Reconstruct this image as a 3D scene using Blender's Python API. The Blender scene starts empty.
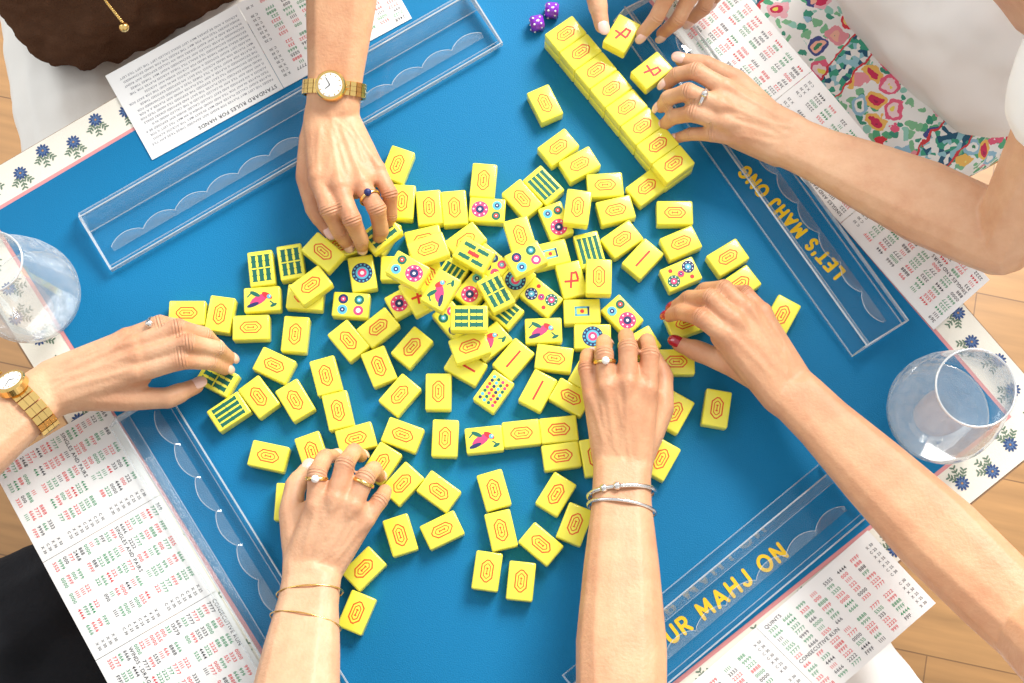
import bpy, bmesh, math, random
import numpy as np
from mathutils import Vector, Matrix
random.seed(7)
S=bpy.context.scene; COL=S.collection
try:
    S.view_settings.view_transform='Standard'
except Exception: pass
# ---------------------------------------------------------------- camera
F=1400.0; TILT=math.radians(14); D=1.232
CP=Vector((0,-D*math.sin(TILT),D*math.cos(TILT)))
cd=bpy.data.cameras.new('camera'); cam=bpy.data.objects.new('camera',cd); COL.objects.link(cam)
cam.location=CP; cam.rotation_euler=(TILT,0,0); cd.lens=F*36/1024; cd.sensor_width=36; cd.clip_start=.02
S.camera=cam
RT=Vector((1,0,0)); UP=Vector((0,math.cos(TILT),math.sin(TILT))); FW=-CP.normalized()
def P(px,py,z=0.0):
    d=RT*((px-512)/F)+UP*((341.5-py)/F)+FW
    t=(z-CP.z)/d.z
    return CP+d*t
# ---------------------------------------------------------------- materials
def mat(name,col,rough=.5,var=.06,scale=60,bump=0.0,bscale=300,metal=0,sss=0,spec=.5,coat=0):
    m=bpy.data.materials.new(name); m.use_nodes=True; nt=m.node_tree; b=nt.nodes['Principled BSDF']
    tc=nt.nodes.new('ShaderNodeTexCoord'); n=nt.nodes.new('ShaderNodeTexNoise'); n.inputs['Scale'].default_value=scale
    n.inputs['Detail'].default_value=4
    nt.links.new(tc.outputs['Object'],n.inputs['Vector'])
    mx=nt.nodes.new('ShaderNodeMix'); mx.data_type='RGBA'
    nt.links.new(n.outputs['Fac'],mx.inputs[0])
    c=Vector(col[:3])
    mx.inputs[6].default_value=(*(c*(1-var)),1); mx.inputs[7].default_value=(*[min(1,x*(1+var)) for x in c],1)
    nt.links.new(mx.outputs[2],b.inputs['Base Color'])
    b.inputs['Roughness'].default_value=rough; b.inputs['Metallic'].default_value=metal
    b.inputs['Specular IOR Level'].default_value=spec
    if coat: b.inputs['Coat Weight'].default_value=coat
    if bump:
        n2=nt.nodes.new('ShaderNodeTexNoise'); n2.inputs['Scale'].default_value=bscale; n2.inputs['Detail'].default_value=3
        nt.links.new(tc.outputs['Object'],n2.inputs['Vector'])
        bp=nt.nodes.new('ShaderNodeBump'); bp.inputs['Strength'].default_value=bump; bp.inputs['Distance'].default_value=.002
        nt.links.new(n2.outputs['Fac'],bp.inputs['Height']); nt.links.new(bp.outputs['Normal'],b.inputs['Normal'])
    return m
def clear(name,tint,base,edge,power,white=.0,rough=.08):
    """thin clear plastic or glass: transparent, brighter where seen edge-on"""
    m=bpy.data.materials.new(name); m.use_nodes=True; nt=m.node_tree; nt.nodes.remove(nt.nodes['Principled BSDF'])
    out=nt.nodes['Material Output']; tr=nt.nodes.new('ShaderNodeBsdfTransparent'); tr.inputs[0].default_value=(*tint,1)
    gl=nt.nodes.new('ShaderNodeBsdfGlossy'); gl.inputs['Roughness'].default_value=rough
    df=nt.nodes.new('ShaderNodeBsdfDiffuse'); df.inputs[0].default_value=(.95,.98,1,1)  # pale diffuse stands in for bright highlights and haze
    lw=nt.nodes.new('ShaderNodeLayerWeight'); lw.inputs['Blend'].default_value=.5
    pw=nt.nodes.new('ShaderNodeMath'); pw.operation='POWER'; pw.inputs[1].default_value=power
    nt.links.new(lw.outputs['Facing'],pw.inputs[0])
    mu=nt.nodes.new('ShaderNodeMath'); mu.operation='MULTIPLY_ADD'; mu.inputs[1].default_value=edge; mu.inputs[2].default_value=base; mu.use_clamp=True
    nt.links.new(pw.outputs[0],mu.inputs[0])
    nz=nt.nodes.new('ShaderNodeTexNoise'); nz.inputs['Scale'].default_value=15
    mw=nt.nodes.new('ShaderNodeMath'); mw.operation='MULTIPLY'; mw.inputs[1].default_value=white*2; nt.links.new(nz.outputs['Fac'],mw.inputs[0])
    m0=nt.nodes.new('ShaderNodeMixShader'); nt.links.new(mw.outputs[0],m0.inputs[0]); nt.links.new(gl.outputs[0],m0.inputs[1]); nt.links.new(df.outputs[0],m0.inputs[2])
    m2=nt.nodes.new('ShaderNodeMixShader')
    nt.links.new(mu.outputs[0],m2.inputs[0]); nt.links.new(tr.outputs[0],m2.inputs[1]); nt.links.new(m0.outputs[0],m2.inputs[2])
    nt.links.new(m2.outputs[0],out.inputs[0]); return m
M={}
M['blue']=mat('mat_blue',(.0,.165,.36),.58,.10,3,.25,900,spec=.25)
M['cloth']=mat('mat_border',(.85,.80,.69),.8,.03,40,.2,900)
M['pink']=mat('trim_pink',(.72,.30,.30),.7)
M['gold_text']=mat('print_gold',(1.0,.60,.03),.8,.03,spec=.05)
M['tile']=mat('tile_yellow',(.93,.85,.075),.28,.03,30,coat=.3)
M['emb']=mat('print_orange',(.78,.10,.01),.5)
M['green']=mat('print_green',(.0,.13,.09),.5)
M['red']=mat('print_red',(.75,.03,.03),.5)
M['magenta']=mat('print_magenta',(.80,.05,.18),.5)
M['navy']=mat('print_navy',(.01,.02,.12),.5)
M['sky']=mat('print_sky',(.10,.45,.62),.5)
M['white']=mat('white_print',(.85,.85,.85),.5)
M['paper']=mat('card_paper',(.85,.84,.82),.40,.03,20,coat=.35)
M['black']=mat('ink_black',(.04,.04,.05),.6)
M['inkg']=mat('ink_green',(.03,.30,.12),.6)
M['inkr']=mat('ink_red',(.75,.05,.06),.6)
M['grey']=mat('ink_grey',(.22,.22,.25),.6)
M['gold']=mat('gold',(.86,.58,.20),.22,.05,200,metal=1)
M['silver']=mat('silver',(.75,.73,.70),.25,.05,200,metal=1)
M['dial']=mat('dial_white',(.85,.84,.80),.3)
M['nail']=mat('nail_natural',(.82,.52,.42),.25,coat=.6)
M['nailred']=mat('nail_red',(.38,.004,.02),.2,coat=.8)
M['dice']=mat('dice_purple',(.24,.02,.55),.15,.1,100,coat=.8)
M['acryl']=clear('acrylic',(.99,1.0,1.0),.015,.25,3)
M['acryl_face']=clear('acrylic_face',(.99,1.0,1.0),.10,.4,3,.22,.03)
M['acryl_edge_glint']=clear('acrylic_edge_glint',(.98,.99,1.0),.55,.4,2,.48)  # whitish diffuse painted in as the bright highlight lines on rack edges
M['acryl_soft_glint']=clear('acrylic_soft_glint',(.98,.99,1.0),.28,.5,2,.48)  # fainter highlight painted into the colour of the thin strips
M['glass']=clear('glass_clear',(.98,.99,.99),.05,1.0,2.0,.30,.02)  # white haze and highlight put into the glass colour
M['glassrim']=clear('glass_rim',(.98,.99,.99),.90,.3,2,.48,.02)
M['water']=clear('water',(.98,.985,.97),.32,.5,3,.46)  # white mixed in as the bright fill of the bowl
M['brown']=mat('knit_brown',(.10,.048,.027),1.0,.25,80,.9,500,spec=.05)
M['cream']=mat('cream_cloth',(.87,.84,.78),.85,.04,20,.4,60)
M['whitecloth']=mat('white_cloth',(.87,.85,.82),.85,.04,20,.4,60)
M['shirt']=mat('white_shirt',(.92,.91,.88),.8,.03,8,.6,22)
M['blackcloth']=mat('black_cloth',(.010,.011,.015),.9,.2,40,.5,200)
M['khaki']=mat('khaki_cloth',(.045,.042,.028),.9,.2,40,.5,200)
M['wood']=mat('table_wood',(.35,.20,.10),.5)
M['leg']=mat('table_leg',(.08,.08,.08),.4)
def skin_mat(name,c,c2):
    m=bpy.data.materials.new(name); m.use_nodes=True; nt=m.node_tree; b=nt.nodes['Principled BSDF']; L=nt.links
    tc=nt.nodes.new('ShaderNodeTexCoord'); n=nt.nodes.new('ShaderNodeTexNoise'); n.inputs['Scale'].default_value=32; n.inputs['Detail'].default_value=6; n.inputs['Roughness'].default_value=.65
    L.new(tc.outputs['Object'],n.inputs['Vector'])
    at=nt.nodes.new('ShaderNodeAttribute'); at.attribute_name='red'
    ad=nt.nodes.new('ShaderNodeMath'); ad.operation='MULTIPLY_ADD'; ad.inputs[1].default_value=.72; ad.use_clamp=True
    mm=nt.nodes.new('ShaderNodeMath'); mm.operation='MULTIPLY_ADD'; mm.inputs[1].default_value=1.5; mm.inputs[2].default_value=-.45
    L.new(n.outputs['Fac'],mm.inputs[0]); L.new(at.outputs['Fac'],ad.inputs[0]); L.new(mm.outputs[0],ad.inputs[2])
    mx=nt.nodes.new('ShaderNodeMix'); mx.data_type='RGBA'; mx.inputs[6].default_value=(*c,1); mx.inputs[7].default_value=(*c2,1)
    L.new(ad.outputs[0],mx.inputs[0]); L.new(mx.outputs[2],b.inputs['Base Color'])
    b.inputs['Roughness'].default_value=.47; b.inputs['Specular IOR Level'].default_value=.38
    b.inputs['Subsurface Weight'].default_value=.10; b.inputs['Subsurface Radius'].default_value=(.005,.002,.001); b.inputs['Subsurface Scale'].default_value=1
    ct=nt.nodes.new('ShaderNodeAttribute'); ct.attribute_name='ct'; cw=nt.nodes.new('ShaderNodeAttribute'); cw.attribute_name='cw'
    s=nt.nodes.new('ShaderNodeMath'); s.operation='MULTIPLY'; s.inputs[1].default_value=2.4; L.new(ct.outputs['Fac'],s.inputs[0])
    sn=nt.nodes.new('ShaderNodeMath'); sn.operation='SINE'; L.new(s.outputs[0],sn.inputs[0])
    ml=nt.nodes.new('ShaderNodeMath'); ml.operation='MULTIPLY'; L.new(sn.outputs[0],ml.inputs[0]); L.new(cw.outputs['Fac'],ml.inputs[1])
    m3=nt.nodes.new('ShaderNodeMath'); m3.operation='MULTIPLY'; m3.inputs[1].default_value=1.25; L.new(ml.outputs[0],m3.inputs[0])
    v=nt.nodes.new('ShaderNodeTexNoise'); v.inputs['Scale'].default_value=380; v.inputs['Detail'].default_value=4; L.new(tc.outputs['Object'],v.inputs['Vector'])
    a2=nt.nodes.new('ShaderNodeMath'); a2.operation='ADD'; L.new(m3.outputs[0],a2.inputs[0]); L.new(v.outputs['Fac'],a2.inputs[1])
    bp=nt.nodes.new('ShaderNodeBump'); bp.inputs['Strength'].default_value=.7; bp.inputs['Distance'].default_value=.0006
    L.new(a2.outputs[0],bp.inputs['Height']); L.new(bp.outputs['Normal'],b.inputs['Normal'])
    return m
M['skin']=skin_mat('skin_fair',(.74,.45,.27),(.55,.24,.125))
M['skin2']=skin_mat('skin_warm',(.69,.385,.215),(.50,.20,.10))
def floral():
    m=bpy.data.materials.new('floral_skirt'); m.use_nodes=True; nt=m.node_tree; b=nt.nodes['Principled BSDF']; L=nt.links
    tc=nt.nodes.new('ShaderNodeTexCoord'); nz=nt.nodes.new('ShaderNodeTexNoise'); nz.inputs['Scale'].default_value=60; nz.inputs['Detail'].default_value=3
    L.new(tc.outputs['Object'],nz.inputs['Vector'])
    av=nt.nodes.new('ShaderNodeMixRGB'); av.inputs[0].default_value=.018; L.new(tc.outputs['Object'],av.inputs[1]); L.new(nz.outputs['Color'],av.inputs[2])
    def ramp(cols,src):
        cr=nt.nodes.new('ShaderNodeValToRGB'); cr.color_ramp.interpolation='CONSTANT'; e=cr.color_ramp.elements
        e[0].color=(*cols[0],1); e[1].position=1/len(cols); e[1].color=(*cols[1],1)
        for i,c in enumerate(cols[2:]):
            k=e.new((i+2)/len(cols)); k.color=(*c,1)
        L.new(src,cr.inputs[0]); return cr.outputs[0]
    def layer(scale,cols,thr,off=0):
        mp=nt.nodes.new('ShaderNodeMapping'); mp.inputs['Location'].default_value=(off,off,0); L.new(av.outputs[0],mp.inputs[0])
        vo=nt.nodes.new('ShaderNodeTexVoronoi'); vo.inputs['Scale'].default_value=scale; L.new(mp.outputs[0],vo.inputs['Vector'])
        sx=nt.nodes.new('ShaderNodeSeparateColor'); L.new(vo.outputs['Color'],sx.inputs[0])
        lt=nt.nodes.new('ShaderNodeMath'); lt.operation='LESS_THAN'; lt.inputs[1].default_value=thr; L.new(vo.outputs['Distance'],lt.inputs[0])
        return ramp(cols,sx.outputs[0]),lt.outputs[0]
    W=(.86,.85,.82)
    leaf=layer(110,[(.10,.42,.22),W,(.22,.50,.28),(.05,.30,.20),W,(.30,.60,.50)],.52,off=.3)
    f1=layer(46,[(.78,.12,.22),(.84,.45,.50),(.85,.50,.12),(.70,.04,.06),(.30,.52,.66),(.80,.30,.34),(.06,.08,.26)],.45)
    f2=layer(46,[(.88,.66,.68),(.62,.03,.10),(.88,.74,.25),W,(.86,.46,.34)],.29)
    f3=layer(46,[(.84,.70,.12),(.38,.02,.08),(.05,.25,.12)],.13)
    prev=None
    for col,msk in (leaf,f1,f2,f3):
        mx=nt.nodes.new('ShaderNodeMix'); mx.data_type='RGBA'; L.new(msk,mx.inputs[0]); L.new(col,mx.inputs[7])
        if prev is None: mx.inputs[6].default_value=(*W,1)
        else: L.new(prev,mx.inputs[6])
        prev=mx.outputs[2]
    mp=nt.nodes.new('ShaderNodeMapping'); mp.inputs['Rotation'].default_value=(0,0,math.radians(40)); L.new(av.outputs[0],mp.inputs[0])
    wv=nt.nodes.new('ShaderNodeTexWave'); wv.inputs['Scale'].default_value=2.6; wv.inputs['Distortion'].default_value=1.2; wv.inputs['Detail'].default_value=0; L.new(mp.outputs[0],wv.inputs['Vector'])
    def gt(th,under,col):
        g=nt.nodes.new('ShaderNodeMath'); g.operation='GREATER_THAN'; g.inputs[1].default_value=th; L.new(wv.outputs['Fac'],g.inputs[0])
        mx=nt.nodes.new('ShaderNodeMix'); mx.data_type='RGBA'; L.new(g.outputs[0],mx.inputs[0]); L.new(under,mx.inputs[6])
        if isinstance(col,tuple): mx.inputs[7].default_value=(*col,1)
        else: L.new(col,mx.inputs[7])
        return mx.outputs[2]
    vb=nt.nodes.new('ShaderNodeTexVoronoi'); vb.inputs['Scale'].default_value=190; L.new(tc.outputs['Object'],vb.inputs['Vector'])
    s2=nt.nodes.new('ShaderNodeSeparateColor'); L.new(vb.outputs['Color'],s2.inputs[0])
    tr=ramp([(.05,.34,.22),(.84,.83,.79),(.02,.10,.18),(.30,.55,.62)],s2.outputs[0])
    prev=gt(.86,prev,(.65,.05,.06)); prev=gt(.90,prev,tr)
    L.new(prev,b.inputs['Base Color']); b.inputs['Roughness'].default_value=.85
    return m
M['floral']=floral()
def wood_floor():
    m=bpy.data.materials.new('oak_floor'); m.use_nodes=True; nt=m.node_tree; b=nt.nodes['Principled BSDF']; L=nt.links
    tc=nt.nodes.new('ShaderNodeTexCoord'); mp=nt.nodes.new('ShaderNodeMapping'); mp.inputs['Rotation'].default_value=(0,0,math.radians(12)); L.new(tc.outputs['Object'],mp.inputs[0])
    br=nt.nodes.new('ShaderNodeTexBrick'); br.inputs['Scale'].default_value=1; br.inputs['Brick Width'].default_value=1.2; br.inputs['Row Height'].default_value=.13; br.inputs['Mortar Size'].default_value=.0010
    br.inputs['Color1'].default_value=(.45,.235,.085,1); br.inputs['Color2'].default_value=(.38,.195,.068,1); br.inputs['Mortar'].default_value=(.22,.11,.04,1); L.new(mp.outputs[0],br.inputs['Vector'])
    m2=nt.nodes.new('ShaderNodeMapping'); m2.inputs['Scale'].default_value=(2,20,1); L.new(mp.outputs[0],m2.inputs[0])
    n=nt.nodes.new('ShaderNodeTexNoise'); n.inputs['Scale'].default_value=3; n.inputs['Detail'].default_value=5; L.new(m2.outputs[0],n.inputs['Vector'])
    mx=nt.nodes.new('ShaderNodeMix'); mx.data_type='RGBA'; mx.blend_type='OVERLAY'; mx.inputs[0].default_value=.4
    L.new(br.outputs['Color'],mx.inputs[6]); L.new(n.outputs['Fac'],mx.inputs[7]); L.new(mx.outputs[2],b.inputs['Base Color']); b.inputs['Roughness'].default_value=.4
    return m
M['floor']=wood_floor()
# ---------------------------------------------------------------- object helpers
def link(name,me,parent=None,mats=None):
    o=bpy.data.objects.new(name,me); COL.objects.link(o)
    if parent is not None: o.parent=parent
    if mats:
        for k in mats: me.materials.append(k)
    return o
def empty(name,loc=(0,0,0),rot=(0,0,0)):
    o=bpy.data.objects.new(name,None); COL.objects.link(o); o.location=loc; o.rotation_euler=rot; o.empty_display_size=.01; return o
def tag(o,label,cat,group=None):
    o['label']=label; o['category']=cat
    if group: o['group']=group
    return o
def bm_obj(name,bm,mats,parent=None,smooth=False):
    me=bpy.data.meshes.new(name); bm.to_mesh(me); bm.free()
    if smooth: me.polygons.foreach_set('use_smooth',[True]*len(me.polygons))
    return link(name,me,parent,mats)
def pyd(name,vs,fs,mats,parent=None,mi=None,smooth=False):
    me=bpy.data.meshes.new(name); me.from_pydata([tuple(v) for v in vs],[],fs); me.update()
    if mi: me.polygons.foreach_set('material_index',mi)
    if smooth: me.polygons.foreach_set('use_smooth',[True]*len(me.polygons))
    return link(name,me,parent,mats)
def slab(name,q,z0,z1,m,parent=None):
    vs=[Vector((p.x,p.y,z0)) for p in q]+[Vector((p.x,p.y,z1)) for p in q]
    fs=[(3,2,1,0),(4,5,6,7),(0,1,5,4),(1,2,6,5),(2,3,7,6),(3,0,4,7)]
    me=bpy.data.meshes.new(name); me.from_pydata(vs,[],fs)
    bm=bmesh.new(); bm.from_mesh(me); bmesh.ops.recalc_face_normals(bm,faces=bm.faces); bm.to_mesh(me); bm.free()
    return link(name,me,parent,[m])
class Shp:   # flat printed shapes
    def __init__(s): s.v=[]; s.f=[]; s.m=[]
    def poly(s,pts,z,mi):
        b=len(s.v); s.v+= [(x,y,z) for x,y in pts]; s.f.append(tuple(range(b,b+len(pts)))); s.m.append(mi)
    def disc(s,x,y,r,mi,z,n=14): s.poly([(x+r*math.cos(2*math.pi*k/n),y+r*math.sin(2*math.pi*k/n)) for k in range(n)],z,mi)
    def ell(s,x,y,a,b,ang,mi,z,n=12):
        c,sn=math.cos(ang),math.sin(ang)
        s.poly([(x+a*math.cos(t)*c-b*math.sin(t)*sn,y+a*math.cos(t)*sn+b*math.sin(t)*c) for t in [2*math.pi*k/n for k in range(n)]],z,mi)
    def rect(s,x,y,w,h,ang,mi,z):
        c,sn=math.cos(ang),math.sin(ang)
        s.poly([(x+u*c-v*sn,y+u*sn+v*c) for u,v in [(-w/2,-h/2),(w/2,-h/2),(w/2,h/2),(-w/2,h/2)]],z,mi)
    def band(s,A,B,z,mi):
        n=len(A)
        for i in range(n):
            j=(i+1)%n; s.poly([A[i],A[j],B[j],B[i]],z,mi)
    def mesh(s,name,mats):
        me=bpy.data.meshes.new(name); me.from_pydata(s.v,[],s.f); me.polygons.foreach_set('material_index',s.m)
        for k in mats: me.materials.append(k)
        me.update(); return me
# ---------------------------------------------------------------- glyphs
CH="ABCDEFGHIJKLMNOPQRSTUVWXYZ0123456789'()+=-.,"
def glyphs(off,res=2):
    G={}; tmp=[]
    for c in CH:
        cu=bpy.data.curves.new('g','FONT'); cu.body=c; cu.resolution_u=res; cu.size=1; cu.offset=off
        o=bpy.data.objects.new('g',cu); COL.objects.link(o); tmp.append((c,o,cu))
    bpy.context.view_layer.update(); dg=bpy.context.evaluated_depsgraph_get()
    for c,o,cu in tmp:
        me=bpy.data.meshes.new_from_object(o.evaluated_get(dg))
        vs=[(v.co.x,v.co.y) for v in me.vertices]; fs=[tuple(p.vertices) for p in me.polygons]
        G[c]=(vs,fs,(max(v[0] for v in vs) if vs else .3)+.07+off*2)
        bpy.data.meshes.remove(me)
    for c,o,cu in tmp:
        bpy.data.objects.remove(o); bpy.data.curves.remove(cu)
    return G
G=glyphs(.008)
# mat lettering: rounded-stroke capitals, every letter a set of strokes on a unit cell
def arc(cx,cy,rx,ry,a0,a1,n=12):
    return [(cx+rx*math.cos(math.radians(a0+(a1-a0)*k/n)),cy+ry*math.sin(math.radians(a0+(a1-a0)*k/n))) for k in range(n+1)]
STK={
'A':(.66,[[(0,0),(.33,.72),(.66,0)],[(.12,.24),(.54,.24)]]),'E':(.46,[[(.46,0),(0,0),(0,.72),(.46,.72)],[(0,.37),(.40,.37)]]),
'G':(.66,[arc(.35,.36,.34,.36,45,315)+[(.62,.34),(.38,.34)]]),'H':(.54,[[(0,0),(0,.72)],[(.54,0),(.54,.72)],[(0,.37),(.54,.37)]]),
'J':(.40,[[(.40,.72),(.40,.2)]+arc(.20,.2,.20,.2,0,-170)]),'L':(.42,[[(0,.72),(0,0),(.42,0)]]),'M':(.70,[[(0,0),(.04,.72),(.35,.20),(.66,.72),(.70,0)]]),
'N':(.56,[[(0,0),(0,.72),(.56,0),(.56,.72)]]),'O':(.70,[arc(.35,.36,.35,.36,0,360,24)]),'R':(.48,[[(0,0),(0,.72),(.22,.72)]+arc(.24,.53,.22,.19,90,-90)+[(0,.34)],[(.22,.34),(.48,0)]]),
'S':(.46,[arc(.23,.54,.20,.18,30,250)+arc(.23,.18,.22,.18,80,-150)]),'T':(.52,[[(0,.72),(.52,.72)],[(.26,.72),(.26,0)]]),'U':(.54,[[(0,.72),(0,.26)]+arc(.27,.26,.27,.26,180,360)+[(.54,.72)]]),
'Y':(.56,[[(0,.72),(.28,.36),(.56,.72)],[(.28,.36),(.28,0)]]),"'":(.08,[[(.05,.74),(.03,.56)]])}
# ---------------------------------------------------------------- setting
bm=bmesh.new(); bmesh.ops.create_grid(bm,x_segments=2,y_segments=2,size=2.5)
fl=bm_obj('floor',bm,[M['floor']]); fl.location=(0,0,-.74); fl['kind']='structure'
BL=[P(-9,215),P(413,890),P(1006,416),P(549,-114)]  # left,bottom,right,top
cen=sum(BL,Vector())/4
def grow(q,d):
    out=[]; n=len(q)
    for i in range(n):
        a=(q[i]-q[i-1]).normalized(); b=(q[(i+1)%n]-q[i]).normalized()
        na=Vector((a.y,-a.x,0)); nb=Vector((b.y,-b.x,0))
        if na.dot(q[i]-cen)<0: na=-na
        if nb.dot(q[i]-cen)<0: nb=-nb
        k=(na+nb); out.append(q[i]+k*(d/(1+na.dot(nb))))
    return out
BO=grow(BL,.038)
tb=empty('card_table',(cen.x,cen.y,-.74)); tag(tb,'square card table under the blue playing mat','table')
def tolocal(o,root): 
    o.matrix_parent_inverse=Matrix.Translation(root.location).inverted(); return o
tolocal(slab('table_top',grow(BL,.040),-.033,-.0035,M['wood'],tb),tb)
for p in grow(BL,-.02):
    q=[p+Vector((a*.018,b*.018,0)) for a,b in [(-1,-1),(1,-1),(1,1),(-1,1)]]
    tolocal(slab('leg',q,-.74,-.033,M['leg'],tb),tb)
mt=empty('playing_mat',(cen.x,cen.y,-.003)); tag(mt,'bright blue square game mat with cream floral border and yellow lettering','game mat')
tolocal(slab('floral_border',BO,-.003,-.0006,M['cloth'],mt),mt)
tolocal(slab('trim_line',grow(BL,.0035),-.0025,-.0003,M['pink'],mt),mt)
tolocal(slab('blue_field',BL,-.002,0,M['blue'],mt),mt)
sh=Shp()
zz=-.0004
for i in range(4):
    a=BL[i]; b=BL[(i+1)%4]; d=(b-a); L=d.length; d.normalize(); nrm=Vector((d.y,-d.x,0))
    if nrm.dot(a-cen)<0: nrm=-nrm
    n=int(L/.027)
    for k in range(-1,n+2):
        p=a+d*((k+.5)*L/n)+nrm*(.029 if k%2 else .021)
        ang=math.atan2(nrm.y,nrm.x)+random.uniform(-.4,.4)
        for t,(da,Ls) in enumerate(((math.pi,.0140),(math.pi-.65,.0115),(math.pi+.65,.0115))):
            an=ang+da
            sh.rect(p.x+math.cos(an)*Ls/2,p.y+math.sin(an)*Ls/2,Ls,.0007,an,1,zz)
            for q in (.5,.75,1):
                for sd in (-1,1):
                    x=p.x+math.cos(an)*Ls*q+math.cos(an+sd*.9)*.0018; y=p.y+math.sin(an)*Ls*q+math.sin(an+sd*.9)*.0018
                    sh.ell(x,y,.0020,.0008,an+sd*.9,1,zz+.00005)
        for rg,(cnt,rad,a_,b_,mi,dz) in enumerate(((11,.0042,.0024,.0011,0,.0001),(8,.0021,.0018,.0009,3,.00015))):
            for t in range(cnt):
                an=ang+t*2*math.pi/cnt+rg*.3
                sh.ell(p.x+math.cos(an)*rad,p.y+math.sin(an)*rad,a_,b_,an,mi,zz+dz)
        sh.disc(p.x,p.y,.0010,2,zz+.0002,8)
M['petal']=mat('petal_blue',(.03,.07,.20),.7); M['leafg']=mat('leaf_green',(.15,.22,.15),.7); M['petal2']=mat('petal_pale',(.09,.17,.36),.7); M['pist']=mat('flower_centre',(.55,.30,.12),.7)
fo=link('printed_flowers',sh.mesh('printed_flowers',[M['petal'],M['leafg'],M['pist'],M['petal2']]),mt); tolocal(fo,mt)
def mat_text(t,p0,p1,hgt,name):
    A=P(*p0); B=P(*p1); d=(B-A); L=d.length; d.normalize(); u=Vector((-d.y,d.x,0))
    gap=.38; tot=sum((STK[c][0] if c in STK else .16)+gap for c in t)-gap; sx=L/tot; sy=hgt/.72
    V=[];Fc=[]; x=0; hw=.00150; zc=[.0004]
    def W(px,py): return A+d*(px*sx)+u*(py*sy)
    def seg(a,b):
        zc[0]+=.0000015
        q=(b-a); l=q.length
        if l<1e-7: return
        q/=l; r=Vector((-q.y,q.x,0)); k=len(V); N=5
        pts=[b+(r*math.cos(math.pi*j/N)+q*math.sin(math.pi*j/N))*hw for j in range(N+1)]+[a+(-r*math.cos(math.pi*j/N)-q*math.sin(math.pi*j/N))*hw for j in range(N+1)]
        V.extend([(p.x,p.y,zc[0]) for p in pts]); Fc.append(tuple(range(k+2*N+1,k-1,-1)))
    for c in t:
        if c in STK:
            w,strokes=STK[c]
            for st in strokes:
                pp=[W(x+a,b) for a,b in st]
                for a,b in zip(pp,pp[1:]): seg(a,b)
            x+=w+gap
        else: x+=.16+gap
    o=pyd(name,V,Fc,[M['gold_text']],mt); tolocal(o,mt)
mat_text('GET YOUR MAHJ ON',(597,701),(787,556),.0128,'printed_words')
mat_text("LET'S MAHJ ONG",(844,271),(747,166),.0112,'printed_words')
# ---------------------------------------------------------------- score cards
def twidth(t): return sum(G[c][2] if c in G else .32 for c in t)
class Txt:
    def __init__(s): s.v=[]; s.f=[]; s.m=[]
    def add(s,t,fn,x,y,size,mi):
        for c in t:
            if c in G:
                vs,fs,w=G[c]; b=len(s.v)
                s.v+=[fn(x+vx*size,y+vy*size) for vx,vy in vs]; s.f+=[tuple(i+b for i in f) for f in fs]; s.m+=[mi]*len(fs)
                x+=w*size
            else: x+=.32*size
        return x
def card(label,TL,TR,BR,BLc,npan,styles,z=.0012):
    Q=[P(*p,z) for p in (TL,TR,BR,BLc)]
    c=sum(Q,Vector())/4
    root=empty('rule_card',(c.x,c.y,.0)); tag(root,label,'score card','printed rule cards round the table')
    def W(u,v):
        return (Q[0]*(1-u)+Q[1]*u)*(1-v)+(Q[3]*(1-u)+Q[2]*u)*v
    for k in range(npan):
        u0=k/npan+.0008; u1=(k+1)/npan-.0008
        q=[W(u0,0),W(u1,0),W(u1,1),W(u0,1)]
        pn=slab('panel',q,.0004,z,M['paper'],root); tolocal(pn,root)
        wid=(q[1]-q[0]).length; hgt=(q[3]-q[0]).length
        def fn(x,y,q=q,wid=wid,hgt=hgt):
            a=x/wid; b=1-y/hgt
            p=(q[0]*(1-a)+q[1]*a)*(1-b)+(q[3]*(1-a)+q[2]*a)*b
            return (p.x,p.y,z+.0002)
        T=Txt(); st=styles[k%len(styles)]
        y=hgt-.0070; mrg=.0045
        if st=='rules':
            T.add('STANDARD RULES FOR HANDS',fn,mrg,y,.0052,0); y-=.007
            words='THE EAST PLAYER DEALS AND PASSES THREE TILES RIGHT ACROSS LEFT JOKERS MAY BE EXCHANGED FOR ANY TILE IN AN EXPOSED HAND WHEN A TILE IS CALLED FOR'.split()
            while y>.006:
                x=mrg
                while True:
                    w=random.choice(words)+' '
                    if x+twidth(w)*.0031>wid-mrg: break
                    x=T.add(w,fn,x,y,.0031,3)
                y-=.0046
        else:
            heads=['2468','ANY LIKE NUMBERS','QUINTS','CONSECUTIVE RUN','13579','WINDS - DRAGONS','369','SINGLES AND PAIRS']; h=random.randrange(8)
            r=0; SZ=.0044
            while y>.004:
                if r%8==0:
                    T.add(heads[h%8],fn,mrg,y,SZ*1.05,0); h+=1
                else:
                    nw=max(2,int((wid-2*mrg-.010)/.0140)); cw_=(wid-2*mrg-.010)/nw
                    for q4 in range(nw):
                        dd=random.choice('0123456789F'); n=random.choice((3,4,4,4)); mi=random.choice((0,1,1,2,2)); w=dd*n
                        T.add(w,fn,mrg+q4*cw_,y,SZ,mi)
                    T.add(random.choice(('X 25','C 30','X 30','C 25','X 50')),fn,wid-mrg-.008,y,.0034,0)
                y-=.0049; r+=1
        o=pyd('printed_text',T.v,T.f,[M['black'],M['inkr'],M['inkg'],M['grey']],pn,T.m)
        o.matrix_parent_inverse=(Matrix.Translation(root.location)@pn.matrix_parent_inverse).inverted()
    return root
card('white folded rule card beside the brown sweater, grey paragraphs of text',(412,18),(152,160),(105,76),(365,-66),2,['nums','rules'])
card('white number card along the upper right, under the bent bare arm',(934,330),(664,22),(728,-28),(990,280),3,['nums'])
card('white number card at the lower left above the black trousers',(105,402),(275,690),(150,762),(-8,468),3,['nums'])
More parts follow.
